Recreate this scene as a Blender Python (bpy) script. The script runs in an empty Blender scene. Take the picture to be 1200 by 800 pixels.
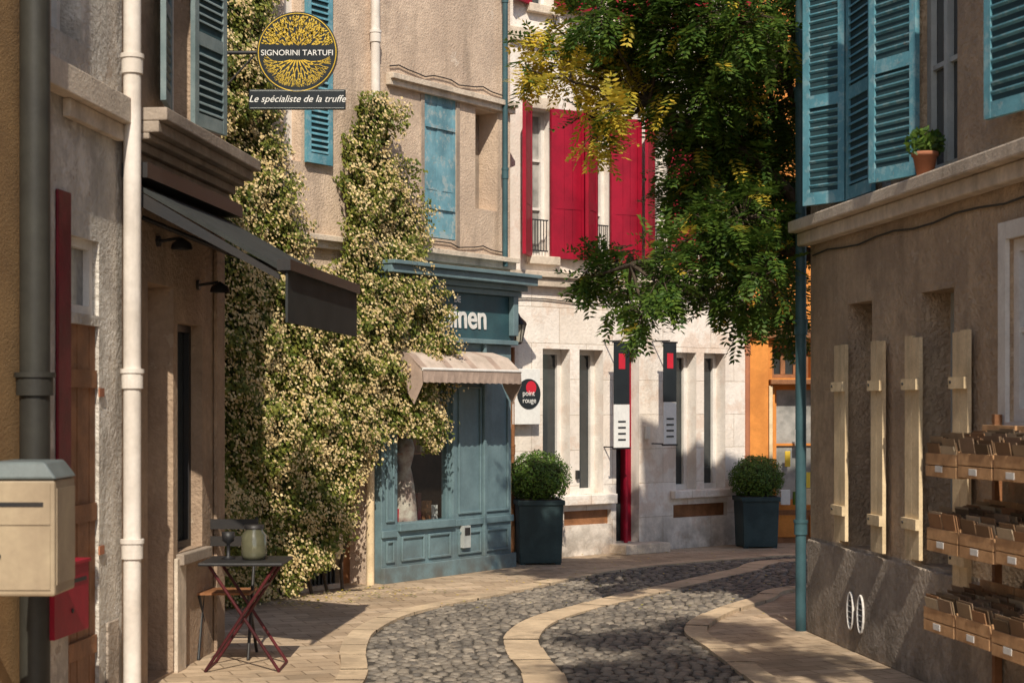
import bpy, math, random
from mathutils import Vector, Matrix, noise
random.seed(7)
R=random.random
def U(a,b): return a+(b-a)*random.random()
# ---- survey constants: focal length in photo pixels, horizon row, eye height (m)
FP=2000.0; HZ=475.0; EH=1.75
def G(px,py):
    d=EH*FP/(py-HZ); return Vector(((px-600)/FP*d,d,0))
def W(px,py,d): return Vector(((px-600)/FP*d,d,EH+(HZ-py)*d/FP))
scn=bpy.context.scene
scn.view_settings.view_transform='Standard'; scn.view_settings.look='None'; scn.view_settings.exposure=0
# ------------------------------------------------------------------ materials
def M(name,c1,c2=None,sc=3,rough=.85,bump=.2,bsc=70,metal=0,streak=0,dirt=0,ang=0,brick=None,ground=False,island=False,transl=0,spec=.3,dist=.01,lo=.38,hi=.62,patch=None,joint=.42,speck=.2,chip=None):
    m=bpy.data.materials.new(name); m.use_nodes=True; nt=m.node_tree; N=nt.nodes; L=nt.links
    b=N['Principled BSDF']; out=N['Material Output']
    b.inputs['Roughness'].default_value=rough; b.inputs['Metallic'].default_value=metal
    b.inputs['Specular IOR Level'].default_value=spec
    if c2 is None: c2=tuple(x*.8 for x in c1)
    tc=N.new('ShaderNodeTexCoord')
    def nz(scale,detail=4,vec=None,rg=.6):
        n=N.new('ShaderNodeTexNoise'); n.inputs['Scale'].default_value=scale; n.inputs['Detail'].default_value=detail; n.inputs['Roughness'].default_value=rg
        L.new(vec or tc.outputs['Object'],n.inputs['Vector']); return n.outputs['Fac']
    def mr(v,a,bb,c=0,d=1):
        n=N.new('ShaderNodeMapRange'); n.inputs[1].default_value=a; n.inputs[2].default_value=bb; n.inputs[3].default_value=c; n.inputs[4].default_value=d
        L.new(v,n.inputs[0]); return n.outputs[0]
    def mix(f,a,bb,mode='MIX'):
        n=N.new('ShaderNodeMixRGB'); n.blend_type=mode
        for s,v in ((0,f),(1,a),(2,bb)):
            if hasattr(v,'is_linked'): L.new(v,n.inputs[s])
            elif s==0: n.inputs[0].default_value=v
            else: n.inputs[s].default_value=(*v,1)
        return n.outputs[0]
    def mul(a,bv):
        n=N.new('ShaderNodeMath'); n.operation='MULTIPLY'; L.new(a,n.inputs[0])
        if hasattr(bv,'is_linked'): L.new(bv,n.inputs[1])
        else: n.inputs[1].default_value=bv
        return n.outputs[0]
    if island:
        g=N.new('ShaderNodeNewGeometry'); f=g.outputs['Random Per Island']
        col=mix(f,c1,c2)
        f2=mr(nz(sc,2),.35,.65); col=mix(mul(f2,.4),col,tuple(x*.5 for x in c1))
    else:
        f=mr(nz(sc),lo,hi); col=mix(f,c1,c2)
        f3=mr(nz(sc*9,3),.38,.68); col=mix(mul(f3,speck),col,tuple(x*.5 for x in c1))
    if patch:
        fp=mr(nz(patch[1],4,rg=.7),.52,.60); col=mix(mul(fp,patch[2]),col,patch[0])
    if chip:
        fp=mr(nz(chip[1],4,rg=.75),.63,.66); col=mix(mul(fp,chip[2]),col,chip[0])
    if streak:
        mp=N.new('ShaderNodeMapping'); mp.inputs['Scale'].default_value=(3.2,3.2,.5); L.new(tc.outputs['Object'],mp.inputs[0])
        fs=mr(nz(1.6,4,mp.outputs[0]),.52,.78); col=mix(mul(fs,streak*.85),col,tuple(x*.28 for x in c1))
    if dirt:
        sp=N.new('ShaderNodeSeparateXYZ'); L.new(tc.outputs['Object'],sp.inputs[0])
        fz=mr(sp.outputs[2],0,dirt,1,0); fd=mul(fz,mr(nz(4,4),.3,.6)); col=mix(mul(fd,.7),col,(.12,.095,.07))
    hgt=bh=nz(bsc,4) if bump else None
    if brick:
        w,h,mo,tint=brick
        mp=N.new('ShaderNodeMapping'); mp.inputs['Rotation'].default_value=(0,0,-ang); L.new(tc.outputs['Object'],mp.inputs[0])
        sp2=N.new('ShaderNodeSeparateXYZ'); L.new(mp.outputs[0],sp2.inputs[0]); cb=N.new('ShaderNodeCombineXYZ')
        L.new(sp2.outputs[0],cb.inputs[0]); L.new(sp2.outputs[1 if ground else 2],cb.inputs[1])
        br=N.new('ShaderNodeTexBrick'); br.inputs['Scale'].default_value=1; br.inputs['Brick Width'].default_value=w; br.inputs['Row Height'].default_value=h
        br.inputs['Mortar Size'].default_value=mo; br.inputs['Mortar Smooth'].default_value=.6
        br.inputs['Color1'].default_value=(1,1,1,1); br.inputs['Color2'].default_value=(tint,tint*.97,tint*.93,1); br.inputs['Mortar'].default_value=(joint,joint*.93,joint*.84,1)
        L.new(cb.outputs[0],br.inputs['Vector']); col=mix(1.0,col,br.outputs['Color'],'MULTIPLY')
        n=N.new('ShaderNodeMath'); n.operation='MULTIPLY_ADD'; L.new(br.outputs['Fac'],n.inputs[0]); n.inputs[1].default_value=-1.2*(1-joint); L.new(bh,n.inputs[2]); hgt=n.outputs[0]
    if bump:
        bp=N.new('ShaderNodeBump'); bp.inputs['Strength'].default_value=min(1,bump*2.2); bp.inputs['Distance'].default_value=dist
        L.new(hgt,bp.inputs['Height']); L.new(bp.outputs[0],b.inputs['Normal'])
    L.new(col,b.inputs['Base Color'])
    if transl:
        t=N.new('ShaderNodeBsdfTranslucent'); L.new(col,t.inputs[0]); ms=N.new('ShaderNodeMixShader'); ms.inputs[0].default_value=transl
        L.new(b.outputs[0],ms.inputs[1]); L.new(t.outputs[0],ms.inputs[2]); L.new(ms.outputs[0],out.inputs[0])
    return m
def glassmat(name,tint,rough=.05):
    m=bpy.data.materials.new(name); m.use_nodes=True; nt=m.node_tree; N=nt.nodes; L=nt.links
    N.remove(N['Principled BSDF']); o=N['Material Output']
    t=N.new('ShaderNodeBsdfTransparent'); t.inputs[0].default_value=(*tint,1); g=N.new('ShaderNodeBsdfGlossy'); g.inputs['Roughness'].default_value=rough
    ms=N.new('ShaderNodeMixShader'); ms.inputs[0].default_value=.06
    L.new(t.outputs[0],ms.inputs[1]); L.new(g.outputs[0],ms.inputs[2]); L.new(ms.outputs[0],o.inputs[0]); return m
# ------------------------------------------------------------------ mesh builder
class MB:
    def __init__(s): s.v=[];s.f=[];s.m=[];s.mats=[];s.sm=[]
    def mi(s,mat):
        if mat not in s.mats: s.mats.append(mat)
        return s.mats.index(mat)
    def face(s,pts,mat,sm=False):
        i=len(s.v); s.v+= [tuple(p) for p in pts]; s.f.append(tuple(range(i,i+len(pts)))); s.m.append(s.mi(mat)); s.sm.append(sm)
    def mesh(s,vs,fs,mat,sm=False):
        i=len(s.v); s.v+=[tuple(p) for p in vs]; k=s.mi(mat)
        for f in fs: s.f.append(tuple(i+j for j in f)); s.m.append(k); s.sm.append(sm)
    def hexa(s,p,mat):
        s.mesh(p,[(3,2,1,0),(4,5,6,7),(0,1,5,4),(1,2,6,5),(2,3,7,6),(3,0,4,7)],mat)
    def box(s,a,b,mat):
        x0,y0,z0=a;x1,y1,z1=b
        s.hexa([(x0,y0,z0),(x1,y0,z0),(x1,y1,z0),(x0,y1,z0),(x0,y0,z1),(x1,y0,z1),(x1,y1,z1),(x0,y1,z1)],mat)
    def obox(s,o,ex,ey,ez,mat):
        o=Vector(o);ex=Vector(ex);ey=Vector(ey);ez=Vector(ez)
        s.hexa([o,o+ex,o+ex+ey,o+ey,o+ez,o+ex+ez,o+ex+ey+ez,o+ey+ez],mat)
    def fbox(s,F,u0,u1,n0,n1,z0,z1,mat):
        P=F.P
        s.hexa([P(u0,n0,z0),P(u1,n0,z0),P(u1,n1,z0),P(u0,n1,z0),P(u0,n0,z1),P(u1,n0,z1),P(u1,n1,z1),P(u0,n1,z1)],mat)
    def cyl(s,p0,p1,r0,mat,r1=None,seg=14,caps=True):
        p0=Vector(p0);p1=Vector(p1); r1=r0 if r1 is None else r1
        d=(p1-p0).normalized(); a=d.orthogonal().normalized(); b=d.cross(a)
        vs=[];
        for p,r in ((p0,r0),(p1,r1)):
            for k in range(seg):
                t=2*math.pi*k/seg; vs.append(p+a*math.cos(t)*r+b*math.sin(t)*r)
        fs=[(k,(k+1)%seg,seg+(k+1)%seg,seg+k) for k in range(seg)]
        s.mesh(vs,fs,mat,True)
        if caps: s.mesh(vs,[tuple(range(seg))[::-1],tuple(range(seg,2*seg))],mat)
    def lathe(s,c,prof,mat,seg=20):
        c=Vector(c); vs=[]
        for r,z in prof:
            for k in range(seg):
                t=2*math.pi*k/seg; vs.append(c+Vector((r*math.cos(t),r*math.sin(t),z)))
        fs=[]
        for j in range(len(prof)-1):
            for k in range(seg): fs.append((j*seg+k,j*seg+(k+1)%seg,(j+1)*seg+(k+1)%seg,(j+1)*seg+k))
        s.mesh(vs,fs,mat,True)
    def obj(s,name,parent=None,bevel=0):
        me=bpy.data.meshes.new(name); me.from_pydata(s.v,[],s.f)
        for m in s.mats: me.materials.append(m)
        me.polygons.foreach_set('material_index',s.m); me.polygons.foreach_set('use_smooth',s.sm); me.update()
        o=bpy.data.objects.new(name,me); scn.collection.objects.link(o)
        if parent: o.parent=parent
        if bevel:
            md=o.modifiers.new('b','BEVEL'); md.width=bevel; md.segments=2; md.limit_method='ANGLE'; md.angle_limit=.9
        return o
def E_(name):
    o=bpy.data.objects.new(name,None); scn.collection.objects.link(o); return o
class Fac:
    def __init__(s,A,B):
        s.A=Vector((*A,0)); d=Vector((*B,0))-s.A; s.L=d.length; s.e=d/s.L; s.n=Vector((s.e.y,-s.e.x,0)); s.ang=math.atan2(s.e.y,s.e.x)
    def u(s,px,off=0):
        k=(px-600)/FP; a=s.A+s.n*off; return (k*a.y-a.x)/(s.e.x-k*s.e.y)
    def z(s,px,py,off=0):
        u=s.u(px,off); return EH+(HZ-py)*(s.A.y+s.n.y*off+s.e.y*u)/FP
    def P(s,u,n,z): return s.A+s.e*u+s.n*n+Vector((0,0,z))
    def r(s,a,b,c,d,off=0):
        m=(a+c)/2; return (s.u(a,off),s.u(c,off),s.z(m,d,off),s.z(m,b,off))
def wall(mb,F,u0,u1,z0,z1,ops,mat,depth=.22,rev=None,body=4.0,zsplit=None,mat2=None):
    rev=rev or mat
    us=sorted({u0,u1,*[v for o in ops for v in o[:2]]}); zs=sorted({z0,z1,*([zsplit] if zsplit else []),*[v for o in ops for v in o[2:4]]})
    us=[x for x in us if u0<=x<=u1]; zs=[x for x in zs if z0<=x<=z1]
    for i in range(len(us)-1):
        for j in range(len(zs)-1):
            cu=(us[i]+us[i+1])/2;cz=(zs[j]+zs[j+1])/2
            if any(o[0]<cu<o[1] and o[2]<cz<o[3] for o in ops): continue
            mm=mat2 if (zsplit and cz<zsplit) else mat
            mb.face([F.P(us[i],0,zs[j]),F.P(us[i+1],0,zs[j]),F.P(us[i+1],0,zs[j+1]),F.P(us[i],0,zs[j+1])],mm)
    for o in ops:
        a,b,c,d=o[:4]; dp=o[4] if len(o)>4 else depth
        P=F.P
        mb.face([P(a,0,c),P(a,-dp,c),P(a,-dp,d),P(a,0,d)],rev); mb.face([P(b,0,c),P(b,-dp,c),P(b,-dp,d),P(b,0,d)],rev)
        mb.face([P(a,0,c),P(b,0,c),P(b,-dp,c),P(a,-dp,c)],rev); mb.face([P(a,0,d),P(b,0,d),P(b,-dp,d),P(a,-dp,d)],rev)
    P=F.P; D=-body
    mb.face([P(u0,0,z0),P(u0,D,z0),P(u0,D,z1),P(u0,0,z1)],mat); mb.face([P(u1,0,z0),P(u1,D,z0),P(u1,D,z1),P(u1,0,z1)],mat)
    mb.face([P(u0,D,z0),P(u1,D,z0),P(u1,D,z1),P(u0,D,z1)],mat); mb.face([P(u0,0,z1),P(u1,0,z1),P(u1,D,z1),P(u0,D,z1)],mat)
def window(mb,F,o,frame,glass,dp=.16,bars=1,cross=2,fw=.05):
    a,b,c,d=o[:4]
    mb.fbox(F,a,b,-dp-.02,-dp,c,d,glass)
    for (x0,x1,y0,y1) in ((a,a+fw,c,d),(b-fw,b,c,d),(a+fw,b-fw,c,c+fw),(a+fw,b-fw,d-fw,d)):
        mb.fbox(F,x0,x1,-dp+.002,-dp+.04,y0,y1,frame)
    for k in range(bars):
        x=a+(b-a)*(k+1)/(bars+1); mb.fbox(F,x-.03,x+.03,-dp+.002,-dp+.045,c+fw,d-fw,frame)
    for k in range(cross):
        z=c+(d-c)*(k+1)/(cross+1)
        mb.fbox(F,a+fw,b-fw,-dp+.001,-dp+.03,z-.015,z+.015,frame)
def shutter(mb,h,d,z0,z1,w,mat,t=.035,louv=True,rails=2,gap=.055):
    h=Vector((h[0],h[1],0)); d=Vector((d[0],d[1],0)).normalized(); q=Vector((-d.y,d.x,0))
    st=min(.06,w*.16)
    Z=Vector((0,0,1))
    def bx(a,b,t0,t1,za,zb,m=mat): mb.obox(h+d*a+q*t0+Z*za,d*(b-a),q*(t1-t0),Z*(zb-za),m)
    bx(0,st,-t/2,t/2,z0,z1); bx(w-st,w,-t/2,t/2,z0,z1)
    H=z1-z0; rz=[z0]+[z0+H*(k+1)/(rails+1) for k in range(rails-1)]+[z1-.09]
    if rails==1: rz=[z0,z1-.09]
    for z in rz: bx(st,w-st,-t/2+.002,t/2-.002,z,z+.09)
    if louv:
        z=z0+.1
        while z<z1-.1:
            if not any(r-.03<z<r+.1 for r in rz):
                p=h+d*st+Z*(z+U(-.004,.004))-q*t*.5
                mb.obox(p,d*(w-2*st),q*t*.95+Z*.035,Z*.009,mat)
            z+=gap
        bx(st,w-st,-.003,.003,z0+.09,z1-.09,DARKV)
    else:
        n=max(2,int(round((w-2*st)/.1))); ww=(w-2*st)/n
        for k in range(n): bx(st+k*ww+.002,st+(k+1)*ww-.002,-t/2+.006+U(0,.003),t/2-.006,z0+.002,z1-.002)
# colours
DARKV=M('shutter_void',(.03,.07,.08),(.02,.05,.06),bump=0)
beige=M('beige_render',(.72,.55,.41),(.57,.43,.32),sc=1.2,bump=.35,bsc=45,streak=.6,dist=.015,patch=((.49,.37,.28),1.8,.6),speck=.3,chip=((.76,.64,.52),3,.5))
whitep=M('white_render',(.86,.79,.72),(.77,.69,.61),sc=1.5,bump=.25,bsc=40,streak=.4,dirt=.9,patch=((.66,.52,.43),2.5,.45))
tan=M('tan_roughcast',(.66,.48,.32),(.50,.36,.245),sc=1.4,bump=.5,bsc=30,streak=.6,dist=.05,patch=((.40,.29,.20),2.2,.6),speck=.4,chip=((.70,.56,.42),4,.5))
plinth=M('plinth_render',(.50,.41,.33),(.35,.285,.23),sc=2,bump=.5,bsc=26,streak=.6,dirt=.6,dist=.04,speck=.4,chip=((.62,.53,.43),4,.6))
stone=M('pale_stone',(.74,.62,.49),(.56,.46,.36),sc=3,bump=.3,bsc=50,streak=.75,dist=.01,speck=.35)
stoned=M('weathered_stone',(.42,.34,.27),(.28,.225,.18),sc=3,bump=.3,bsc=50,streak=.6,speck=.35)
greyp=M('grey_render',(.64,.58,.50),(.44,.39,.34),sc=2,bump=.45,bsc=30,streak=.6,dist=.025,patch=((.80,.74,.66),3,.6),speck=.35,chip=((.34,.26,.20),5,.6))
brownp=M('brown_render',(.46,.33,.23),(.33,.23,.16),sc=2,bump=.4,bsc=35,streak=.6,dist=.02,speck=.35,chip=((.52,.41,.30),4,.5))
ochre=M('ochre_render',(.36,.22,.10),(.28,.17,.08),sc=2,bump=.3)
orange=M('orange_paint',(.70,.27,.06),(.54,.20,.045),sc=3,bump=.1,streak=.3)
tealshop=M('teal_shop_paint',(.165,.245,.265),(.125,.19,.21),sc=4,rough=.5,bump=.06,streak=.4,dirt=.4)
tealdk=M('dark_teal_paint',(.04,.10,.115),(.03,.075,.09),sc=4,rough=.5,bump=.05)
bluesh=M('blue_shutter_paint',(.20,.39,.46),(.13,.28,.34),sc=5,rough=.6,bump=.12,streak=.6,patch=((.42,.46,.44),9,.6),chip=((.35,.27,.20),14,.6))
bluesh2=M('teal_shutter_paint',(.13,.33,.40),(.085,.24,.30),sc=4,rough=.5,bump=.08,streak=.45,patch=((.30,.43,.46),12,.5),chip=((.32,.28,.23),16,.5))
greysh=M('greygreen_shutter_paint',(.20,.25,.25),(.13,.18,.185),sc=5,rough=.6,bump=.1,streak=.3)
redsh=M('crimson_paint',(.34,.006,.026),(.25,.005,.02),sc=4,rough=.45,bump=.05,streak=.35)
reddk=M('old_red_paint',(.20,.008,.02),(.12,.006,.012),sc=6,rough=.5,bump=.1,streak=.5)
cream=M('cream_wood_paint',(.80,.62,.39),(.64,.48,.29),sc=6,rough=.7,bump=.15,streak=.6,speck=.3)
whitepaint=M('white_paint',(.78,.74,.69),(.68,.63,.58),sc=5,rough=.5,bump=.05,streak=.25)
greyframe=M('grey_frame_paint',(.45,.47,.45),(.36,.38,.37),sc=4,rough=.6,bump=.05,streak=.3)
wood=M('brown_wood',(.32,.14,.06),(.20,.085,.035),sc=6,rough=.6,bump=.2,streak=.6)
cratew=M('crate_wood',(.62,.36,.18),(.45,.25,.12),sc=8,rough=.7,bump=.2,streak=.4)
black=M('black_iron',(.02,.02,.022),(.03,.025,.022),rough=.5,bump=.05,spec=.4)
darkred=M('dark_red_metal',(.10,.015,.018),(.05,.01,.012),rough=.45,bump=.05)
pipew=M('white_pipe_paint',(.76,.69,.62),(.62,.55,.48),sc=3,rough=.5,bump=.05,streak=.6)
pipeteal=M('dark_pipe',(.05,.11,.125),(.035,.075,.085),sc=3,rough=.5,bump=.05,streak=.2)
pipeolive=M('olive_pipe',(.045,.043,.035),(.03,.028,.024),sc=3,rough=.5,bump=.05)
beigebox=M('beige_metal',(.42,.33,.22),(.34,.26,.175),sc=3,rough=.45,bump=.03,streak=.4)
greylid=M('grey_metal_lid',(.16,.19,.19),(.12,.14,.14),sc=3,rough=.4,bump=.03)
darkglass=M('dark_glass',(.025,.03,.032),(.045,.05,.05),sc=1.5,rough=.06,bump=.02,bsc=3,spec=.8)
curtain=M('net_curtain',(.42,.40,.37),(.18,.18,.17),sc=3,rough=.25,bump=.0,spec=.6)
rooft=M('clay_tiles',(.42,.20,.11),(.30,.15,.09),sc=5,bump=.4,brick=(.2,.3,.02,.7),ground=True)
canvas=M('awning_canvas',(.46,.34,.27),(.34,.25,.20),sc=6,rough=.9,bump=.1,streak=.3)
canvas2=M('awning_canvas_stripe',(.58,.47,.39),(.46,.37,.30),sc=6,rough=.9,bump=.1,streak=.4)
canvasd=M('dark_awning_canvas',(.035,.038,.036),(.025,.027,.026),sc=4,rough=.8,bump=.1)
gold=M('gold_paint',(.75,.52,.06),(.65,.42,.04),rough=.5,bump=0)
signblk=M('sign_black',(.018,.022,.025),(.012,.015,.018),rough=.35,bump=0)
signwht=M('sign_white',(.82,.80,.76),(.76,.74,.7),rough=.5,bump=0)
signred=M('sign_red',(.6,.02,.04),(.5,.02,.04),rough=.5,bump=0)
terra=M('terracotta',(.42,.17,.09),(.33,.13,.07),bump=.1)
ptank=M('planter_zinc',(.040,.070,.075),(.024,.045,.05),sc=5,rough=.5,bump=.08,streak=.4)
soil=M('soil',(.05,.035,.025),bump=.5)
bark=M('bark',(.10,.07,.05),(.06,.045,.03),sc=8,bump=.6,bsc=25,dist=.02)
leafT=M('tree_leaf',(.04,.10,.018),(.16,.24,.035),sc=1.6,island=True,rough=.5,bump=0,transl=.38)
leafY=M('tree_leaf_yellow',(.78,.54,.06),(.50,.48,.07),sc=2,island=True,rough=.5,bump=0,transl=.4)
leafI=M('jasmine_leaf',(.09,.14,.022),(.36,.34,.07),sc=3,island=True,rough=.5,bump=0,transl=.3)
flowI=M('jasmine_flower',(.66,.48,.21),(.86,.70,.40),sc=3,island=True,rough=.7,bump=0,transl=.2)
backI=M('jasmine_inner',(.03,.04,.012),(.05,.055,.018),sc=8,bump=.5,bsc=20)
leafB=M('box_leaf',(.05,.12,.018),(.15,.23,.035),sc=6,island=True,rough=.45,bump=0,transl=.2)
# ------------------------------------------------------------------ facades
FB=Fac((-2.83,14.71),(-.02,18.67)); FC=Fac((-.1,19.1),(2.95,21.6)); FE=Fac((2.31,13.2),(3.784,2.2)); FL=Fac((-3.1,2.3),(-2.1,12.3)); FD=Fac((2.97,21.72),(7.0,22.1))
ashlar=M('limestone_ashlar',(.90,.82,.74),(.80,.71,.63),sc=1.6,bump=.3,bsc=30,streak=.35,dirt=.7,ang=FC.ang,brick=(.83,.41,.006,.94),joint=.72,dist=.012,patch=((.66,.48,.37),2.2,.5))
def roof(F,u0,u1,z,body,parent,nm='roof'):
    mb=MB(); P=F.P
    mb.hexa([P(u0,.35,z),P(u1,.35,z),P(u1,-body,z+1.2),P(u0,-body,z+1.2),P(u0,.35,z+.12),P(u1,.35,z+.12),P(u1,-body,z+1.32),P(u0,-body,z+1.32)],rooft)
    mb.fbox(F,u0,u1,.002,.18,z-.22,z-.003,stone); mb.obj(nm,parent)
# ================= ivy clad building (beige)
b=E_('beige_plaster_building')
mb=MB()
sh_closed=FB.r(497,112,534,280); niche=FB.r(557,130,583,246); w0=FB.r(333,0,353,188); w0=(w0[0],w0[1],w0[2],6.7)
door=FB.r(402,470,430,560); door=(door[0],door[1],.0,2.2)
shop=(FB.u(438),FB.u(599),.0,2.45)
grl=(FB.u(352),FB.u(398),.05,.3)
wall(mb,FB,-.5,FB.L,0,8.6,[(*sh_closed,.1),(*niche,.25),w0,(*door,.25),(*shop,.35),(*grl,.12)],beige)
mb.obj('walls',b)
mb=MB()
zc=3.30; mb.fbox(FB,-.4,FB.L+.02,.002,.07,zc-.07,zc+.06,stone)
mb.fbox(FB,-.4,FB.L+.02,.071,.12,zc+.0,zc+.05,stone)
mb.fbox(FB,FB.u(452),FB.L+.02,.002,.06,4.93,5.05,stone)
mb.fbox(FB,FB.u(452),FB.L+.02,.061,.1,4.99,5.045,stone)
a,c,d,e=sh_closed
mb.fbox(FB,a-.06,a-.002,.003,.012,d-.06,e+.1,stoned); mb.fbox(FB,c+.002,c+.06,.003,.012,d-.06,e+.1,stoned)
mb.obj('string_courses',b,bevel=.008)
mb=MB(); mid=(a+c)/2
p=FB.P(a,-.02,0); shutter(mb,(p.x,p.y),FB.e,d+.01,e-.01,mid-a-.004,bluesh,louv=False,rails=2)
p=FB.P(mid,-.02,0); shutter(mb,(p.x,p.y),FB.e,d+.01,e-.01,c-mid,bluesh,louv=False,rails=2)
for z in (d+.3,e-.35): mb.fbox(FB,a+.02,c-.02,.002,.012,z,z+.035,bluesh)
p=FB.P(w0[1]+.02,.04,0); shutter(mb,(p.x,p.y),FB.e,w0[2],6.7,.36,bluesh2)
mb.obj('shutters',b)
mb=MB(); window(mb,FB,w0,whitepaint,darkglass); 
mb.fbox(FB,niche[0],niche[1],-.27,-.25,niche[2],niche[3],stoned)
mb.fbox(FB,door[0],door[1],-.27,-.22,0,door[3],wood); mb.fbox(FB,grl[0],grl[1],-.14,-.12,grl[2],grl[3],black)
for k in range(10):
    x=grl[0]+(grl[1]-grl[0])*(k+.5)/10; mb.fbox(FB,x-.01,x+.01,-.06,-.04,grl[2],grl[3],black)
mb.obj('windows_and_door',b)
mb=MB()
for zz in (3.42,5.12):
    pts=[FB.P(FB.u(455)+(FB.L-.1-FB.u(455))*k/14,.02,zz+.02*math.sin(k*1.3)+.012*(k%2)) for k in range(15)]
    for k in range(14): mb.cyl(pts[k],pts[k+1],.007,black,seg=5,caps=False)
mb.obj('wall_cables',b)
roof(FB,-.5,FB.L,8.6,4,b)
def pipe(name,pts,r,mat,collars=(),clips=True):
    mb=MB(); pts=[Vector(p) for p in pts]
    for i in range(len(pts)-1): mb.cyl(pts[i],pts[i+1],r,mat)
    for z in collars:
        p=pts[0].copy(); 
        mb.cyl((p.x,p.y,z),(p.x,p.y,z+.09),r*1.22,mat); mb.cyl((p.x,p.y,z+.09),(p.x,p.y,z+.115),r*1.35,mat)
    return mb.obj(name)
pw=FB.P(FB.u(440,.07),.07,0); pipe('downpipe',[(pw.x,pw.y,4.2),(pw.x,pw.y,8.5)],.045,pipew,(5.3,6.9))
pw=FB.P(FB.u(592,.08),.08,0); pipe('downpipe',[(pw.x,pw.y,3.25),(pw.x,pw.y,8.5)],.030,pipeteal,(4.2,6.1))
pw=FB.P(FB.u(434,.06),.06,0); pipe('downpipe',[(pw.x,pw.y,0),(pw.x,pw.y,2.6)],.04,cream,(1.2,))
# ================= shopfront
s=E_('teal_shopfront'); mb=MB()
ua,ub=FB.u(438),FB.u(599,.1)
wl,wr=FB.u(466,.1),FB.u(531,.1)
mb.fbox(FB,ua,wl,-.05,.10,0,2.4,tealshop)
mb.fbox(FB,wr,ub,-.05,.10,0,2.4,tealshop)
mb.fbox(FB,wl,wr,-.05,.10,0,.50,tealshop); mb.fbox(FB,wl,wr,-.05,.14,.502,.58,tealshop)
mb.fbox(FB,wl,wr,-.05,.10,2.1,2.4,tealshop)
mb.fbox(FB,ua-.02,ub+.03,.101,.15,.0,.16,tealshop)
mb.fbox(FB,ua-.01,wl-.03,.101,.125,.45,.52,tealshop); mb.fbox(FB,wr+.03,ub+.02,.101,.125,.5,.57,tealshop)
def panel(u0,u1,z0,z1,n=.101):
    w=.025
    for q in ((u0,u0+w,z0,z1),(u1-w,u1,z0,z1),(u0+w,u1-w,z0,z0+w),(u0+w,u1-w,z1-w,z1)): mb.fbox(FB,q[0],q[1],n,n+.018,q[2],q[3],tealshop)
m1=(wr+ub)/2
panel(wr+.08,m1-.04,.62,1.95); panel(m1+.04,ub-.06,.62,2.2); panel(wr+.08,m1-.04,.2,.44); panel(m1+.04,ub-.06,.2,.44)
panel(wl+.05,(wl+wr)/2-.03,.2,.45); panel((wl+wr)/2+.03,wr-.05,.2,.45); panel(ua+.06,wl-.06,.6,2.0); panel(ua+.06,wl-.06,.2,.42)
mb.fbox(FB,m1-.02,m1+.02,.101,.14,.16,2.4,tealshop)
mb.fbox(FB,ua-.03,ub+.02,-.05,.13,2.402,2.92,tealdk)
mb.fbox(FB,ua-.05,ub+.04,.131,.17,2.40,2.45,tealshop)
for k,(n,z0,z1) in enumerate(((.18,2.922,2.98),(.24,2.982,3.04),(.34,3.042,3.12),(.38,3.122,3.16))): mb.fbox(FB,ua-.03-n*.3,ub+n*.5,-.04,n,z0,z1,tealshop)
for x in (ub-.09,ua+.02):
    mb.fbox(FB,x,x+.09,.131,.20,2.5,2.92,tealshop)
mb.obj('joinery',s,bevel=.006)
mb=MB(); mb.fbox(FB,wr+.12,wr+.24,.10,.15,.27,.5,greyframe); mb.fbox(FB,wr+.135,wr+.225,.151,.155,.40,.48,black); mb.obj('meter_box',s,bevel=.006)
mb=MB(); gl=glassmat('shop_glass',(.9,.93,.93))
mb.face([FB.P(wl,.03,.58),FB.P(wr,.03,.58),FB.P(wr,.03,2.1),FB.P(wl,.03,2.1)],gl)
for x in (wl,wr-.04): mb.fbox(FB,x,x+.04,-.02,.05,.58,2.1,tealshop)
mb.obj('shop_window',s)
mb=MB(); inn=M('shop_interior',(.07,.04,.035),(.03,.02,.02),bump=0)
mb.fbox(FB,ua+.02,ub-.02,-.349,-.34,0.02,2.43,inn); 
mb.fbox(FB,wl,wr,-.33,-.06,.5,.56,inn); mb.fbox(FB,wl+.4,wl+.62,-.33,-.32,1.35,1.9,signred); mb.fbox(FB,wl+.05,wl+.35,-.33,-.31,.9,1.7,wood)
for k in range(7):
    x=wl+.08+k*.13; hh=U(.08,.3); mb.fbox(FB,x,x+U(.05,.1),-.2,-.12,.561,.561+hh,random.choice([signred,cream,wood,signwht,darkred]))
mb.fbox(FB,wl,wr,-.3,-.1,1.25,1.27,wood)
for k in range(6):
    x=wl+.3+k*.13; mb.fbox(FB,x,x+.07,-.24,-.16,1.271,1.271+U(.06,.16),random.choice([cream,greyframe,signred,wood]))
mb.obj('interior',s)
mb=MB(); cc=FB.P(FB.u(487),-.14,.56)
mb.lathe(cc,[(.13,0),(.125,.1),(.10,.35),(.075,.5),(.06,.56),(.09,.68),(.10,.76),(.08,.84),(.03,.88),(.028,.94),(0,.95)],M('dress_cloth',(.55,.48,.4),(.3,.2,.17),sc=9,bump=.3,bsc=20),14); mb.obj('dress_form',s)
mb=MB()
u0,u1=FB.u(474,.3),FB.u(590,.3)
P=FB.P
nst=16; dz=-.08
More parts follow.
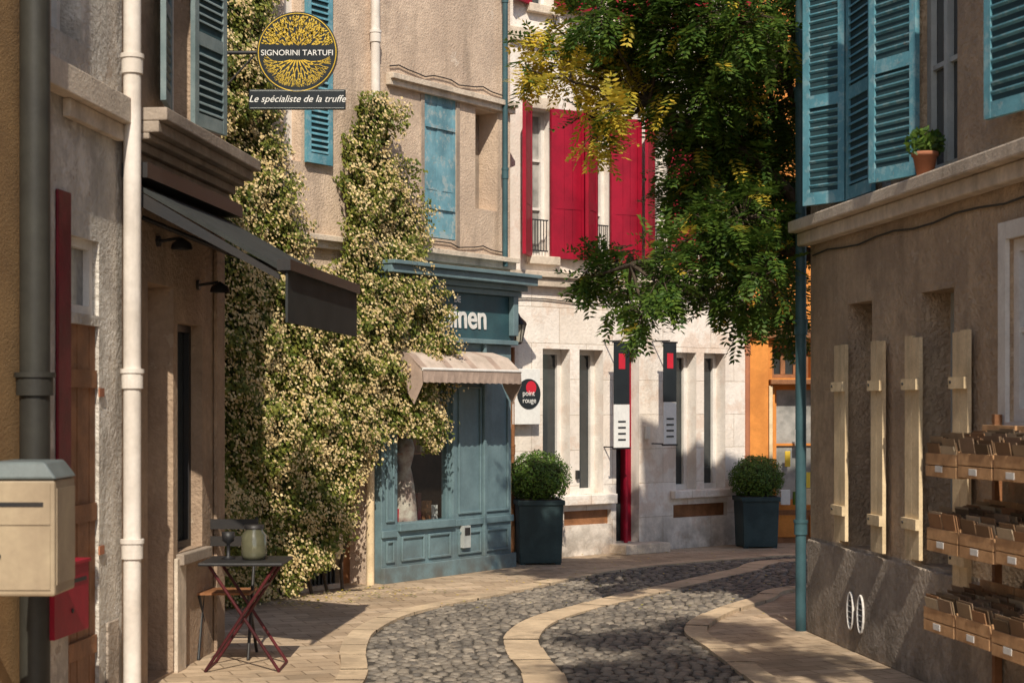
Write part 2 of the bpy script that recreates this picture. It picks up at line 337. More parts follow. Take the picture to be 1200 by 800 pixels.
for k in range(nst):
    x0=u0+(u1-u0)*k/nst; x1=u0+(u1-u0)*(k+1)/nst
    for (n0,z0,n1,z1) in ((.16,2.37+dz,.36,2.31+dz),(.36,2.31+dz,.52,2.17+dz)):
        mb.hexa([P(x0,n0,z0),P(x1,n0,z0),P(x1,n1,z1),P(x0,n1,z1),P(x0,n0,z0+.02),P(x1,n0,z0+.02),P(x1,n1,z1+.02),P(x0,n1,z1+.02)],canvas2 if k%4 else canvas)
    xm=(x0+x1)/2
    mb.face([P(x0,.525,2.19+dz),P(x1,.525,2.19+dz),P(x1,.535,2.06+dz),P(xm,.54,2.052+dz),P(x0,.535,2.06+dz)],canvas)
for x in (u0,u1):
    mb.face([P(x,.16,2.37+dz),P(x,.36,2.31+dz),P(x,.52,2.19+dz),P(x,.53,2.04+dz),P(x,.42,1.84+dz),P(x,.3,2.02+dz)],canvas)
for k in range(6):
    f=k/6; mb.cyl(P(u1+.008,.2+f*.04,2.33-f*.05+dz),P(u1+.01,.52-f*.12,2.17-f*.30+dz),.008,canvas2,seg=6)
mb.cyl(P(u0,.52,2.185+dz),P(u1,.52,2.185+dz),.016,whitepaint)
mb.obj('awning',s)
def text(st,F,u,n,z,size,mat,parent,name,ext=.004,loc=None,rz=None,align='LEFT',shear=0,bold=0):
    cu=bpy.data.curves.new(name,'FONT'); cu.body=st; cu.size=size; cu.extrude=ext; cu.align_x=align; cu.shear=shear; cu.offset=bold
    o=bpy.data.objects.new(name+'_t',cu); scn.collection.objects.link(o); bpy.context.view_layer.update()
    me=bpy.data.meshes.new_from_object(o.evaluated_get(bpy.context.evaluated_depsgraph_get())); me.name=name
    bpy.data.objects.remove(o); me.materials.clear(); me.materials.append(mat)
    q=bpy.data.objects.new(name,me); scn.collection.objects.link(q); q.parent=parent
    q.location=loc if loc else F.P(u,n,z); q.rotation_euler=(math.pi/2,0,F.ang if F else (rz or 0)); return q
text('Coquinen',FB,FB.u(572,.15),.136,2.56,.35,signwht,s,'shop_lettering',bold=.006,align='RIGHT')
text('DE',FB,FB.u(541,.15),.136,2.82,.09,signwht,s,'shop_lettering_small',bold=.002,align='RIGHT')
# ================= red shutter building
b=E_('white_building'); mb=MB()
g_ops=[FC.r(636,411,668,578),FC.r(679,411,707,578),FC.r(792,412,816,572),FC.r(825,412,850,570)]
z0=.72;z1=2.4
g_ops=[(o[0],o[1],z0,z1) for o in g_ops]
dr=(FC.u(722),FC.u(749),.12,2.42)
up=[(620,648),(697,718),(764,786),(830,852)]
u_ops=[(FC.u(p),FC.u(q),3.45,5.12) for p,q in up]; t_ops=[(FC.u(p),FC.u(q),6.3,7.7) for p,q in up]
vents=[(FC.u(661),FC.u(716),.36,.53,.06),(FC.u(789),FC.u(852),.38,.54,.06)]
wall(mb,FC,0,FC.L,0,9,g_ops+[dr]+u_ops+t_ops+vents,whitep,depth=.3,rev=whitep,zsplit=3.12,mat2=ashlar)
mb.obj('walls',b)
mb=MB()
for o in g_ops: window(mb,FC,o,whitepaint,darkglass,dp=.2,bars=0,cross=0,fw=.06)
for o in u_ops+t_ops: window(mb,FC,o,whitepaint,curtain if o in u_ops else darkglass,dp=.2,bars=0,cross=2,fw=.05)
mb.fbox(FC,dr[0],dr[1],-.3,-.28,dr[2],dr[3],darkglass)
x=dr[1]-.05; mb.fbox(FC,x,x+.05,-.27,-.14,dr[2],dr[3],redsh)
x=dr[0]+.14; mb.fbox(FC,x,x+.035,-.02,.015,dr[2],dr[3],redsh)
mb.fbox(FC,dr[0],dr[1]-.05,-.27,-.2,dr[3]-.06,dr[3],redsh)
for v in vents: mb.fbox(FC,v[0],v[1],-.08,-.06,v[2],v[3],wood)
mb.obj('windows_and_door',b)
mb=MB()
mb.fbox(FC,0,FC.L+.03,.002,.09,3.10,3.20,stone); mb.fbox(FC,0,FC.L+.05,.003,.13,3.202,3.27,stone)
mb.fbox(FC,0,FC.L+.03,.002,.07,5.85,6.0,stone)
mb.fbox(FC,FC.u(634),FC.u(718),.002,.09,.60,.715,ashlar); mb.fbox(FC,FC.u(785),FC.u(855),.002,.09,.62,.715,ashlar)
for o in u_ops+t_ops:
    mb.fbox(FC,o[0]-.05,o[1]+.05,.003,.08,o[2]-.1,o[2]-.002,stone)
    mb.fbox(FC,o[0]-.07,o[1]+.07,.003,.022,o[3]+.002,o[3]+.14,stone)
mb.fbox(FC,dr[0]-.1,dr[1]+.25,-.02,.28,0.004,.12,stone)
mb.obj('stone_trim',b,bevel=.01)
mb=MB()
def oshut(o,side,w,out):
    t=math.radians(out)
    if side<0: d=-FC.e*math.cos(t)+FC.n*math.sin(t); p=FC.P(o[0],.03,0)
    else: d=FC.e*math.cos(t)+FC.n*math.sin(t); p=FC.P(o[1],.03,0)
    shutter(mb,(p.x,p.y),d,o[2]-.02,o[3]+.02,w,redsh,louv=False,rails=2,t=.04)
def oshut2(o,w,out):
    t=math.radians(out); d=FC.e*math.cos(t)+FC.n*math.sin(t); p=FC.P(o[1]-.06,.03,0)
    shutter(mb,(p.x,p.y),d,o[2]-.02,o[3]+.02,w,redsh,louv=False,rails=2,t=.04)
oshut(u_ops[0],-1,.42,40); oshut2(u_ops[0],.46,10)
oshut(u_ops[1],-1,.4,32); oshut2(u_ops[1],.42,12)
oshut(u_ops[2],-1,.4,34); oshut2(u_ops[2],.4,14)
oshut(u_ops[3],-1,.4,36); oshut2(u_ops[3],.3,15)
for o in t_ops: oshut(o,-1,.34,20); oshut(o,1,.34,18)
mb.obj('shutters',b)
mb=MB()
for o in u_ops:
    for z in (o[2]+.05,o[2]+.4): mb.fbox(FC,o[0],o[1]-.1,.02,.035,z,z+.015,black)
    for k in range(6):
        x=o[0]+(o[1]-.1-o[0])*(k+.5)/6; mb.cyl(FC.P(x,.028,o[2]+.05),FC.P(x,.028,o[2]+.4),.006,black,seg=6)
mb.obj('window_railings',b); roof(FC,0,FC.L,9,4,b)
mb=MB()
pts=[FC.P(.1+k*.24,.02,2.95+.015*math.sin(k)) for k in range(16)]
for k in range(15): mb.cyl(pts[k],pts[k+1],.007,black,seg=5,caps=False)
mb.fbox(FC,FC.u(674),FC.u(677),.003,.04,.9,1.0,black); mb.fbox(FC,FC.u(755),FC.u(760),.003,.03,1.35,1.5,signwht)
mb.obj('cable_and_bells',b)
for (px0,px1,py0,py1) in ((719,737,402,524),(777,792,402,520)):
    s=E_('shop_banner'); mb=MB(); o=FC.r(px0,py0,px1,py1,.3)
    mb.fbox(FC,o[0],o[1],.3,.31,o[2]+.5,o[3],signblk); mb.fbox(FC,o[0],o[1],.3,.31,o[2],o[2]+.498,signwht)
    mb.obj('cloth',s); mb=MB()
    cx=(o[0]+o[1])/2
    for k in range(4): mb.fbox(FC,cx-.06,cx+.06,.311,.314,o[2]+.08+k*.07,o[2]+.1+k*.07,signblk)
    mb.fbox(FC,cx-.05,cx+.05,.311,.314,o[3]-.3,o[3]-.12,signred); mb.obj('print',s); mb=MB()
    for z in (o[2]-.01,o[3]+.01): mb.cyl(FC.P(o[0]-.02,.305,z),FC.P(o[1]+.02,.305,z),.01,black,seg=8)
    mb.cyl(FC.P(cx,0,o[3]+.03),FC.P(cx,.305,o[3]+.03),.008,black,seg=6); mb.cyl(FC.P(cx,0,o[2]),FC.P(cx,.305,o[2]),.008,black,seg=6); mb.obj('bracket',s)
s=E_('wall_sign'); mb=MB(); o=FC.r(601,432,633,497,.12)
mb.fbox(FC,o[0],o[1],.10,.12,o[2],o[3],signwht)
mb.cyl(FC.P(o[0]+.02,0,o[3]-.03),FC.P(o[0]+.02,.1,o[3]-.03),.01,black,seg=6); mb.obj('board',s,bevel=.004)
mb=MB(); cu=(o[0]+o[1])/2+.03; cz=(o[2]+o[3])/2+.03
mb.cyl(FC.P(cu,.121,cz),FC.P(cu,.127,cz),.17,signblk,seg=32); mb.cyl(FC.P(cu+.03,.1275,cz+.07),FC.P(cu+.03,.13,cz+.07),.075,signred,seg=24); mb.obj('roundel',s)
text('point',FC,cu-.1,.133,cz-.02,.085,signwht,s,'lettering',ext=.001); text('rouge',FC,cu-.1,.133,cz-.1,.085,signwht,s,'lettering_2',ext=.001)
s=E_('wall_lantern'); mb=MB(); c=FC.P(FC.u(607,.3),.3,2.5)
mb.cyl(FC.P(FC.u(603),0,2.75),c+Vector((0,0,.25)),.012,black,seg=8)
mb.lathe(c,[(0,-.08),(.04,-.07),(.045,-.05)],black,6); mb.lathe(c,[(.045,-.05),(.085,.14)],M('lantern_glass',(.5,.48,.4),rough=.1,bump=0),6); mb.lathe(c,[(.1,.14),(.09,.17),(.03,.23),(.015,.26),(0,.28)],black,6)
for k in range(6):
    t=math.pi*k/3; mb.cyl(c+Vector((.045*math.cos(t),.045*math.sin(t),-.05)),c+Vector((.087*math.cos(t),.087*math.sin(t),.14)),.006,black,seg=5)
mb.obj('lantern',s)
q=FC.P(FC.u(601,.1),.1,0); pipe('red_downpipe',[(q.x,q.y,0),(q.x,q.y,2.4)],.022,wood,(1.2,))
# ================= orange building
b=E_('orange_building'); mb=MB()
dw=(FD.u(908),FD.u(1010),.5,2.0); du=(FD.u(905),FD.u(950),2.1,2.5); 
d2=[(.9+k*1.2,1.6+k*1.2,3.4,5.0) for k in range(2)]
wall(mb,FD,0,FD.L,0,8,[dw,du]+d2,orange,depth=.18); mb.obj('walls',b)
mb=MB(); window(mb,FD,dw,orange,curtain,bars=1,cross=1); window(mb,FD,du,wood,darkglass,bars=2,cross=0)
for o in d2: window(mb,FD,o,whitepaint,darkglass)
mb.obj('windows',b)
mb=MB()
mb.fbox(FD,.02,.28,.003,.08,0,2.6,orange); mb.fbox(FD,.0,2.5,.003,.12,2.602,2.72,wood); mb.fbox(FD,.3,2.2,.003,.14,2.02,2.08,wood)
mb.fbox(FD,.3,2.2,.003,.08,.0,.42,wood); 
for k in range(4): mb.fbox(FD,.36+k*.45,.72+k*.45,.081,.1,.08,.36,orange)
mb.fbox(FD,.285,.33,.003,.1,.44,2.0,cream)
for k in range(5): mb.box((FD.P(.4+k*.16,.2,0).x,FD.P(.4,.2,0).y-.05,.5),(FD.P(.52+k*.16,.2,0).x,FD.P(.4,.2,0).y+.02,.62+.1*R()),random.choice([signwht,cream,leafB]))
for k in range(4): mb.fbox(FD,.38+k*.13,.45+k*.13,.003,.02,.7+.27*(k%3),.9+.27*(k%3),random.choice([gold,signwht,signred,leafB]))
mb.obj('shop_joinery',b,bevel=.005); roof(FD,0,FD.L,8,4,b)
pp=FD.P(.0,.1,0); pipe('downpipe',[(pp.x,pp.y,0),(pp.x,pp.y,7.8)],.035,terra,(1,2.4,4))
# ================= right building (tan)
b=E_('tan_roughcast_building'); mb=MB()
e_g=[(FE.u(994),FE.u(1022),.74,2.48),(FE.u(1079),FE.u(1118),.74,2.47),(FE.u(1184),FE.u(1262),1.66,2.68)]
e_u=[(FE.u(1024),FE.u(1044),3.2,5.3),(FE.u(1076),FE.u(1122),3.2,5.3),(FE.u(1225),FE.u(1330),3.2,5.3)]
e_x=[(6.0,6.9,.74,2.5),(8,8.9,.0,2.4)]
wall(mb,FE,0,FE.L,0,8.3,e_g+e_u+e_x,tan,depth=.26,zsplit=.739,mat2=plinth,body=5); mb.obj('walls',b)
mb=MB()
mb.fbox(FE,-.04,FE.L,.002,.10,2.98,3.08,stone); mb.fbox(FE,-.05,FE.L,.003,.17,3.082,3.17,stone)
mb.fbox(FE,0,FE.L,.002,.03,0,.72,plinth)
mb.obj('ledge_and_plinth',b,bevel=.012)
mb=MB()
for o in e_g[:2]+e_x: mb.fbox(FE,o[0],o[1],-.30,-.26,o[2],o[3],stoned); window(mb,FE,o,greyframe,darkglass,dp=.24,bars=0,cross=1)
o=e_g[2]; window(mb,FE,o,whitepaint,darkglass,dp=.06,bars=1,cross=1,fw=.07)
w=.1
for q in ((o[0]-w,o[0]-.002,o[2]-w,o[3]+w),(o[1]+.002,o[1]+w,o[2]-w,o[3]+w),(o[0],o[1],o[3]+.002,o[3]+w),(o[0],o[1],o[2]-w,o[2]-.002)): mb.fbox(FE,q[0],q[1],.003,.03,q[2],q[3],whitepaint)
for o in e_u: window(mb,FE,o,greyframe,darkglass,dp=.1,bars=1 if o is not e_u[0] else 0,cross=2,fw=.07)
mb.obj('windows',b)
mb=MB()
h=FE.P(FE.u(991,.03),.03,0); shutter(mb,(h.x,h.y),FE.n*.5-FE.e*.87,3.22,5.35,.40,bluesh2,gap=.06)
h=FE.P(FE.u(994,.03),.03,0); shutter(mb,(h.x,h.y),FE.e,3.22,5.35,FE.u(1023)-FE.u(994),bluesh2,gap=.06)
h=FE.P(FE.u(1076,.03),.035,0); shutter(mb,(h.x,h.y),-FE.e*.93+FE.n*.3,3.22,5.35,.48,bluesh2,gap=.06)
h=FE.P(FE.u(1222,.03),.035,0); shutter(mb,(h.x,h.y),-FE.e*.97+FE.n*.2,3.35,5.35,.50,bluesh2,gap=.06)
mb.obj('louvred_shutters',b)
mb=MB()
def plank(pxa,pxb,z0,z1):
    u0,u1=FE.u(pxa,.05),FE.u(pxb,.05); n=2
    for k in range(n):
        x0=u0+(u1-u0)*k/n; x1=u0+(u1-u0)*(k+1)/n-.006
        mb.fbox(FE,x0,x1,.035,.06,z0+U(0,.02),z1-U(0,.02),cream)
    for z in (z0+.2,z1-.35): mb.fbox(FE,u0-.005,u1+.0,.061,.085,z,z+.07,cream)
    for z in (z0+.24,z1-.31): mb.cyl(FE.P(u0+.03,.085,z),FE.P(u0+.03,.092,z),.01,black,seg=6)
plank(979,992,.76,2.2); plank(1022,1036,.74,2.2); plank(1062,1079,.76,2.2); plank(1118,1136,.6,2.2)
mb.obj('plank_shutters',b)
roof(FE,0,FE.L,8.3,5,b)
mb=MB()
for px in (998,1010):
    u=FE.u(px,.03); z=.29
    for k in range(16):
        t0=2*math.pi*k/16;t1=2*math.pi*(k+1)/16
        mb.cyl(FE.P(u+.06*math.cos(t0),.04,z+.13*math.sin(t0)),FE.P(u+.06*math.cos(t1),.04,z+.13*math.sin(t1)),.009,whitepaint,seg=6)
    vs=[FE.P(u+.055*math.cos(2*math.pi*k/16),.034,z+.125*math.sin(2*math.pi*k/16)) for k in range(16)]; mb.face(vs,black)
    for k in range(5): mb.fbox(FE,u-.045,u+.045,.035,.045,z-.09+k*.04,z-.085+k*.04,whitepaint)
mb.obj('wall_vents',b)
mb=MB()
pts=[FE.P(.1+k*.35,.015,2.9+.015*math.sin(k*1.7)) for k in range(16)]
for k in range(15): mb.cyl(pts[k],pts[k+1],.007,black,seg=5,caps=False)
mb.obj('wall_cable',b)
pe=FE.P(-.06,.06,0); pipe('downpipe',[(pe.x,pe.y,0),(pe.x,pe.y,8.2)],.042,pipeteal,(.75,2.3,4.1))
s=E_('potted_plant'); mb=MB(); c=FE.P(FE.u(1084,.1),.10,3.172)
mb.lathe(c,[(0,0),(.05,0),(.075,.12),(.085,.12),(.085,.145),(.07,.145),(.065,.12),(0,.12)],terra,16); mb.obj('pot',s)
mb=MB()
def leaf(mb,c,nrm,L,Wd,mat,along=None):
    nrm=nrm.normalized(); a=along if along else Vector((U(-1,1),U(-1,1),U(-1,1)))
    t=(a-nrm*a.dot(nrm))
    if t.length<1e-3: t=nrm.orthogonal()
    t.normalize(); b2=nrm.cross(t)
    mb.face([c-t*L*.5,c+b2*Wd*.5-t*L*.05,c+t*L*.5,c-b2*Wd*.5-t*L*.05],mat)
def rv(): 
    while True:
        v=Vector((U(-1,1),U(-1,1),U(-1,1)))
        if .05<v.length<1: return v
for k in range(260):
    v=rv(); p=c+Vector((v.x*.12,v.y*.1,.2+v.z*.1)); leaf(mb,p,rv(),.05,.03,leafT)
for k in range(12):
    v=rv(); mb.cyl(c+Vector((0,0,.1)),c+Vector((v.x*.1,v.y*.1,.25)),.003,leafB,seg=4)
mb.obj('foliage',s)
s=E_('card_display_rack'); card=[M('card_%d'%k,cl,bump=.05) for k,cl in enumerate([(.22,.13,.07),(.36,.25,.15),(.52,.41,.28),(.14,.09,.05),(.34,.18,.09),(.30,.20,.13)])]
mbw=MB(); mbc=MB()
T0=3.5
for tz,off in ((1.36,.0),(.94,.02),(.48,-.03)):
    for k in range(3):
        u0=T0+off+k*.47; u1=u0+.44; dz=U(-.01,.01); H=.2
        mbw.fbox(FE,u0,u1,.1,.42,tz+dz,tz+.015+dz,cratew)
        mbw.fbox(FE,u0,u1,.42,.435,tz+dz,tz+.06+dz,cratew); mbw.fbox(FE,u0,u1,.42,.435,tz+.066+dz,tz+.13+dz,cratew); mbw.fbox(FE,u0,u1,.085,.1,tz+dz,tz+H+.08,cratew)
        for uu in (u0,u1-.014):
            P=FE.P
            mbw.hexa([P(uu,.1,tz+.016),P(uu+.014,.1,tz+.016),P(uu+.014,.419,tz+.016),P(uu,.419,tz+.016),P(uu,.1,tz+H+.0),P(uu+.014,.1,tz+H+.0),P(uu+.014,.419,tz+.14),P(uu,.419,tz+.14)],cratew)
        n=26
        for j in range(n):
            nn=.115+j*.0115; hh=U(.18,.225)-.05*(j/n)+.02; lean=.035
            for h2 in range(2):
                w0_=u0+.02+h2*.2+U(0,.012); w1_=w0_+U(.17,.19)
                P=FE.P; zb=tz+.016
                m=random.choice(card); hz=hh+U(-.015,.02)
                mbc.hexa([P(w0_,nn,zb),P(w1_,nn,zb),P(w1_,nn+.005,zb),P(w0_,nn+.005,zb),P(w0_,nn+lean,zb+hz),P(w1_,nn+lean,zb+hz),P(w1_,nn+.005+lean,zb+hz),P(w0_,nn+.005+lean,zb+hz)],m)
        mbw.fbox(FE,u0+.15,u0+.25,.436,.439,tz+.02,tz+.055,signwht)
for u in (T0+.1,T0+1.3): mbw.fbox(FE,u,u+.04,.04,.084,.0,1.7,wood)
mbw.obj('crates',s,bevel=.003); mbc.obj('cards',s)
# ================= left buildings
uc=FL.L-2.18
b=E_('brown_townhouse'); mb=MB()
ld=(FL.u(173),FL.u(203),0.02,2.52); lw=(FL.u(208),FL.u(237),.78,2.3); lu=(FL.u(199),FL.u(224),3.65,5.3)
LH=5.55
wall(mb,FL,uc,FL.L,0,LH,[(*ld,.35),(*lw,.14),lu],brownp,body=4); mb.obj('walls',b)
mb=MB(); mb.fbox(FL,ld[0],ld[1],-.4,-.35,0.02,ld[3],wood); window(mb,FL,lw,black,darkglass,dp=.12,bars=0,cross=0); window(mb,FL,lu,whitepaint,curtain,bars=1)
mb.obj('windows_and_door',b)
mb=MB()
for n,z0_,z1_ in ((.06,3.2,3.27),(.1,3.272,3.33),(.16,3.332,3.37),(.22,3.372,3.44),(.27,3.442,3.52)): mb.fbox(FL,uc+.02,FL.L+n*.4,.002,n,z0_,z1_,stoned)
mb.fbox(FL,ld[1]+.0,ld[1]+.20,.003,.03,0,.75,stone)
mb.fbox(FL,lw[0]-.05,lw[1]+.05,.003,.06,.70,.775,stoned)
mb.fbox(FL,FL.L-.2,FL.L+.01,.003,.03,0,3.19,brownp)
mb.obj('cornice_and_trim',b,bevel=.008)
mb=MB()
h=FL.P(FL.u(199,.03),.03,0); shutter(mb,(h.x,h.y),-FL.e*.97+FL.n*.2,3.64,5.3,.42,greysh)
h=FL.P(FL.u(226,.03),.03,0); shutter(mb,(h.x,h.y),FL.e*.96+FL.n*.17,3.64,5.3,.5,greysh)
mb.obj('shutters',b)
mb=MB(); P=FL.P
mb.hexa([P(uc,.2,LH),P(FL.L,.2,LH),P(FL.L,-4,LH+1.1),P(uc,-4,LH+1.1),P(uc,.2,LH+.1),P(FL.L,.2,LH+.1),P(FL.L,-4,LH+1.2),P(uc,-4,LH+1.2)],rooft); mb.obj('roof',b)
b=E_('grey_townhouse'); mb=MB()
u9=FL.u(32)
gd=(FL.u(80),FL.u(116),0.02,2.2); gt=(FL.u(80),FL.u(116),2.26,2.68); gu=(FL.u(60),FL.u(95),3.75,5.5)
wall(mb,FL,u9,uc,0,7.6,[(*gd,.1),(*gt,.1),gu],greyp,body=4); mb.obj('walls',b)
mb=MB(); ng=5
for k in range(ng):
    x0=gd[0]+(gd[1]-gd[0])*k/ng; x1=gd[0]+(gd[1]-gd[0])*(k+1)/ng-.006; mb.fbox(FL,x0,x1,-.06,-.02-U(0,.004),.02,2.2,wood)
for z in (.35,1.1,1.85): mb.fbox(FL,gd[0]+.02,gd[1]-.02,-.019,-.004,z,z+.1,wood)
for z in (.9,1.8): mb.fbox(FL,gd[1]-.02,gd[1]+.06,.003,.012,z,z+.05,terra)
window(mb,FL,gt,whitepaint,curtain,dp=.08,bars=0,cross=0); window(mb,FL,gu,whitepaint,darkglass)
mb.obj('door_and_windows',b)
mb=MB()
mb.fbox(FL,gd[0]-.20,gd[0]-.004,.003,.02,.96,2.9,reddk); mb.fbox(FL,u9+.02,uc-.02,.003,.10,3.40,3.55,stone); mb.fbox(FL,gd[0]-.1,uc-.1,.003,.05,3.3,3.398,stone)
mb.fbox(FL,gd[1]+.1,uc-.1,.003,.02,.0,.5,plinth)
mb.obj('trim',b,bevel=.006); roof(FL,u9,uc,7.6,4,b)
b=E_('ochre_townhouse'); mb=MB(); wall(mb,FL,0,u9,0,8,[(3.5,4.4,.9,2.3),(1,2,.02,2.4)],ochre,body=4); mb.obj('walls',b); mb=MB(); window(mb,FL,(3.5,4.4,.9,2.3),whitepaint,darkglass); mb.fbox(FL,1,2,-.24,-.2,.02,2.4,wood); mb.obj('window_and_door',b); roof(FL,0,u9,8,4,b)
pl=FL.P(FL.u(155,.09),.09,0); pipe('white_downpipe',[(pl.x,pl.y,.0),(pl.x,pl.y,7.4)],.052,pipew,(.85,1.85,3.7))
pl=FL.P(FL.u(41,.1),.1,0); pipe('olive_downpipe',[(pl.x,pl.y,0),(pl.x,pl.y,7.4)],.075,pipeolive,(1.8,4.2))
s=E_('letter_box'); mb=MB(); u0,u1=FL.u(64,.2),FL.u(104,.2)
mb.fbox(FL,u0,u1,.072,.2,.58,.93,redsh); mb.fbox(FL,u0-.01,u1+.01,.071,.21,.932,.95,redsh); mb.fbox(FL,u0+.04,u1-.04,.201,.204,.84,.86,black); mb.obj('box',s,bevel=.01)
mb=MB(); mb.cyl(FL.P((u0+u1)/2,.2,.7),FL.P((u0+u1)/2,.206,.7),.012,black,seg=10); mb.fbox(FL,u0+.05,u1-.05,.002,.071,.7,.8,black); mb.obj('lock_and_mount',s)
s=E_('utility_box'); mb=MB(); c=W(36,620,7.75)
x0,x1=c.x-.16,c.x+.15; y0,y1=7.6,7.95
mb.box((x0,y0,.90),(x1,y1,1.42),beigebox)
mb.hexa([(x0-.01,y0-.015,1.422),(x1+.01,y0-.015,1.422),(x1+.01,y1,1.422),(x0-.01,y1,1.422),(x0+.02,y0+.01,1.50),(x1-.05,y0+.01,1.50),(x1-.05,y1,1.50),(x0+.02,y1,1.50)],greylid)
mb.obj('housing',s,bevel=.012); mb=MB(); mb.box((x0+.02,y0-.006,.93),(x1-.02,y0-.001,1.2),beigebox); mb.box((x0+.02,y0-.006,1.22),(x1-.02,y0-.001,1.40),beigebox)
mb.box((x0+.05,y0-.009,1.3),(x1-.05,y0-.0065,1.32),black); mb.box((x1+.001,y0+.02,.95),(x1+.005,y1-.02,1.38),beigebox); mb.cyl((x0+.06,y0-.012,1.08),(x0+.06,y0-.006,1.08),.012,black,seg=10); mb.obj('doors',s)
mb=MB(); mb.box((x0-.35,y0+.1,1.0),(x0+.0,y0+.16,1.05),black); mb.obj('wall_bracket',s)
for px,py in ((196,292),(243,342)):
    s=E_('wall_lamp'); mb=MB(); u=FL.u(px-12); z=FL.z(px,py)
    mb.cyl(FL.P(u,.0,z+.03),FL.P(u,.02,z+.03),.035,black); mb.cyl(FL.P(u,.02,z+.03),FL.P(u,.15,z+.05),.01,black,seg=8); mb.obj('arm',s)
    mb=MB(); c=FL.P(u,.16,z-.02); mb.lathe(c,[(.07,0),(.06,.035),(.025,.06),(0,.075)],black); mb.obj('shade',s)
s=E_('retractable_awning'); mb=MB(); P=FL.P
ua_,ub_=uc+.02,FL.L-.02
mb.hexa([P(ua_,.01,3.08),P(ub_,.01,3.08),P(ub_,.98,2.53),P(ua_,.98,2.53),P(ua_,.01,3.11),P(ub_,.01,3.11),P(ub_,.98,2.56),P(ua_,.98,2.56)],canvasd)
mb.fbox(FL,ua_,ub_,.985,1.0,2.24,2.56,canvasd); mb.obj('canopy',s)
mb=MB(); mb.fbox(FL,ua_-.02,ub_+.02,.94,1.02,2.545,2.61,black); mb.fbox(FL,ua_-.03,ub_+.03,.003,.16,3.10,3.19,black)
for u in (ua_,ub_-.03):
    mb.hexa([P(u,.02,2.98),P(u+.03,.02,2.98),P(u+.03,.95,2.49),P(u,.95,2.49),P(u,.02,3.07),P(u+.03,.02,3.07),P(u+.03,.95,2.525),P(u,.95,2.525)],black)
for u in (ua_+.3,ub_-.3): mb.cyl(P(u,.02,2.9),P(u+.2,.5,2.7),.015,black,seg=8); mb.cyl(P(u+.2,.5,2.7),P(u,.95,2.55),.015,black,seg=8)
mb.obj('frame',s)
# round hanging sign
s=E_('hanging_shop_sign'); c=W(348.5,62,12.0); mb=MB(); r=.285
mb.cyl(c+Vector((0,-.012,0)),c+Vector((0,.012,0)),r,signblk,seg=64); mb.obj('disc',s)
mb=MB()
for k in range(64):
    t0=2*math.pi*k/64;t1=2*math.pi*(k+1)/64; rr=r-.012
    for q in (-.013,.013): mb.cyl(c+Vector((rr*math.cos(t0),q,rr*math.sin(t0))),c+Vector((rr*math.cos(t1),q,rr*math.sin(t1))),.004,gold,seg=5,caps=False)
for k in range(420):
    while True:
        x,z=U(-1,1),U(.06,1)
        if x*x+z*z<.80 and z>.20: break
    a=math.atan2(z,x)+U(-.5,.5); p=c+Vector((x*r,-.0135,z*r)); t=Vector((math.cos(a),0,math.sin(a))); q=Vector((-t.z,0,t.x)); l=.015;w_=.005
    mb.face([p-t*l,p+q*w_,p+t*l,p-q*w_],gold)
def limb(p,a,l,w_,n):
    if n==0 or (p-c).length>r*.86 : return
    q=p+Vector((math.cos(a),0,math.sin(a)))*l
    if (q-c).length>r*.88 : return
    d=Vector((-math.sin(a),0,math.cos(a)))
    mb.face([p-d*w_,p+d*w_,q+d*w_*.7,q-d*w_*.7],gold)
    limb(q,a+U(.1,.45),l*.92,w_*.75,n-1); limb(q,a-U(.1,.45),l*.92,w_*.75,n-1)
for k in range(9):
    a=-math.pi/2+(k-4)*.33; limb(c+Vector(((k-4)*.012,-.0136,-.055)),a,.045,.005,5)
mb.obj('gold_tree_emblem',s)
text('SIGNORINI TARTUFI',None,0,0,0,.056,signwht,s,'lettering',ext=.001,loc=c+Vector((0,-.016,-.022)),align='CENTER')
mb=MB(); rc=W(348.5,116.5,12.0); mb.box((rc.x-.34,11.985,rc.z-.075),(rc.x+.34,12.01,rc.z+.068),signblk)
mb.obj('lower_plate',s,bevel=.006)
mb=MB()
for q in ((-.33,.33,.055,.058),(-.33,.33,-.065,-.062)): mb.box((rc.x+q[0],11.9835,rc.z+q[2]),(rc.x+q[1],11.9848,rc.z+q[3]),greyframe)
mb.obj('plate_border',s)
text("Le sp\u00e9cialiste de la truffe",None,0,0,0,.068,signwht,s,'script_lettering',ext=.001,loc=Vector((rc.x,11.983,rc.z-.022)),align='CENTER',shear=.35)
mb=MB(); mb.cyl((-2.12,12.0,c.z),(c.x-r,12.0,c.z),.014,black,seg=8); mb.cyl((-2.12,12.0,c.z-.35),(c.x-r-.02,12.0,c.z-.02),.008,black,seg=8); mb.box((-2.14,11.97,c.z-.4),(-2.11,12.03,c.z+.08),black)
mb.obj('bracket',s)
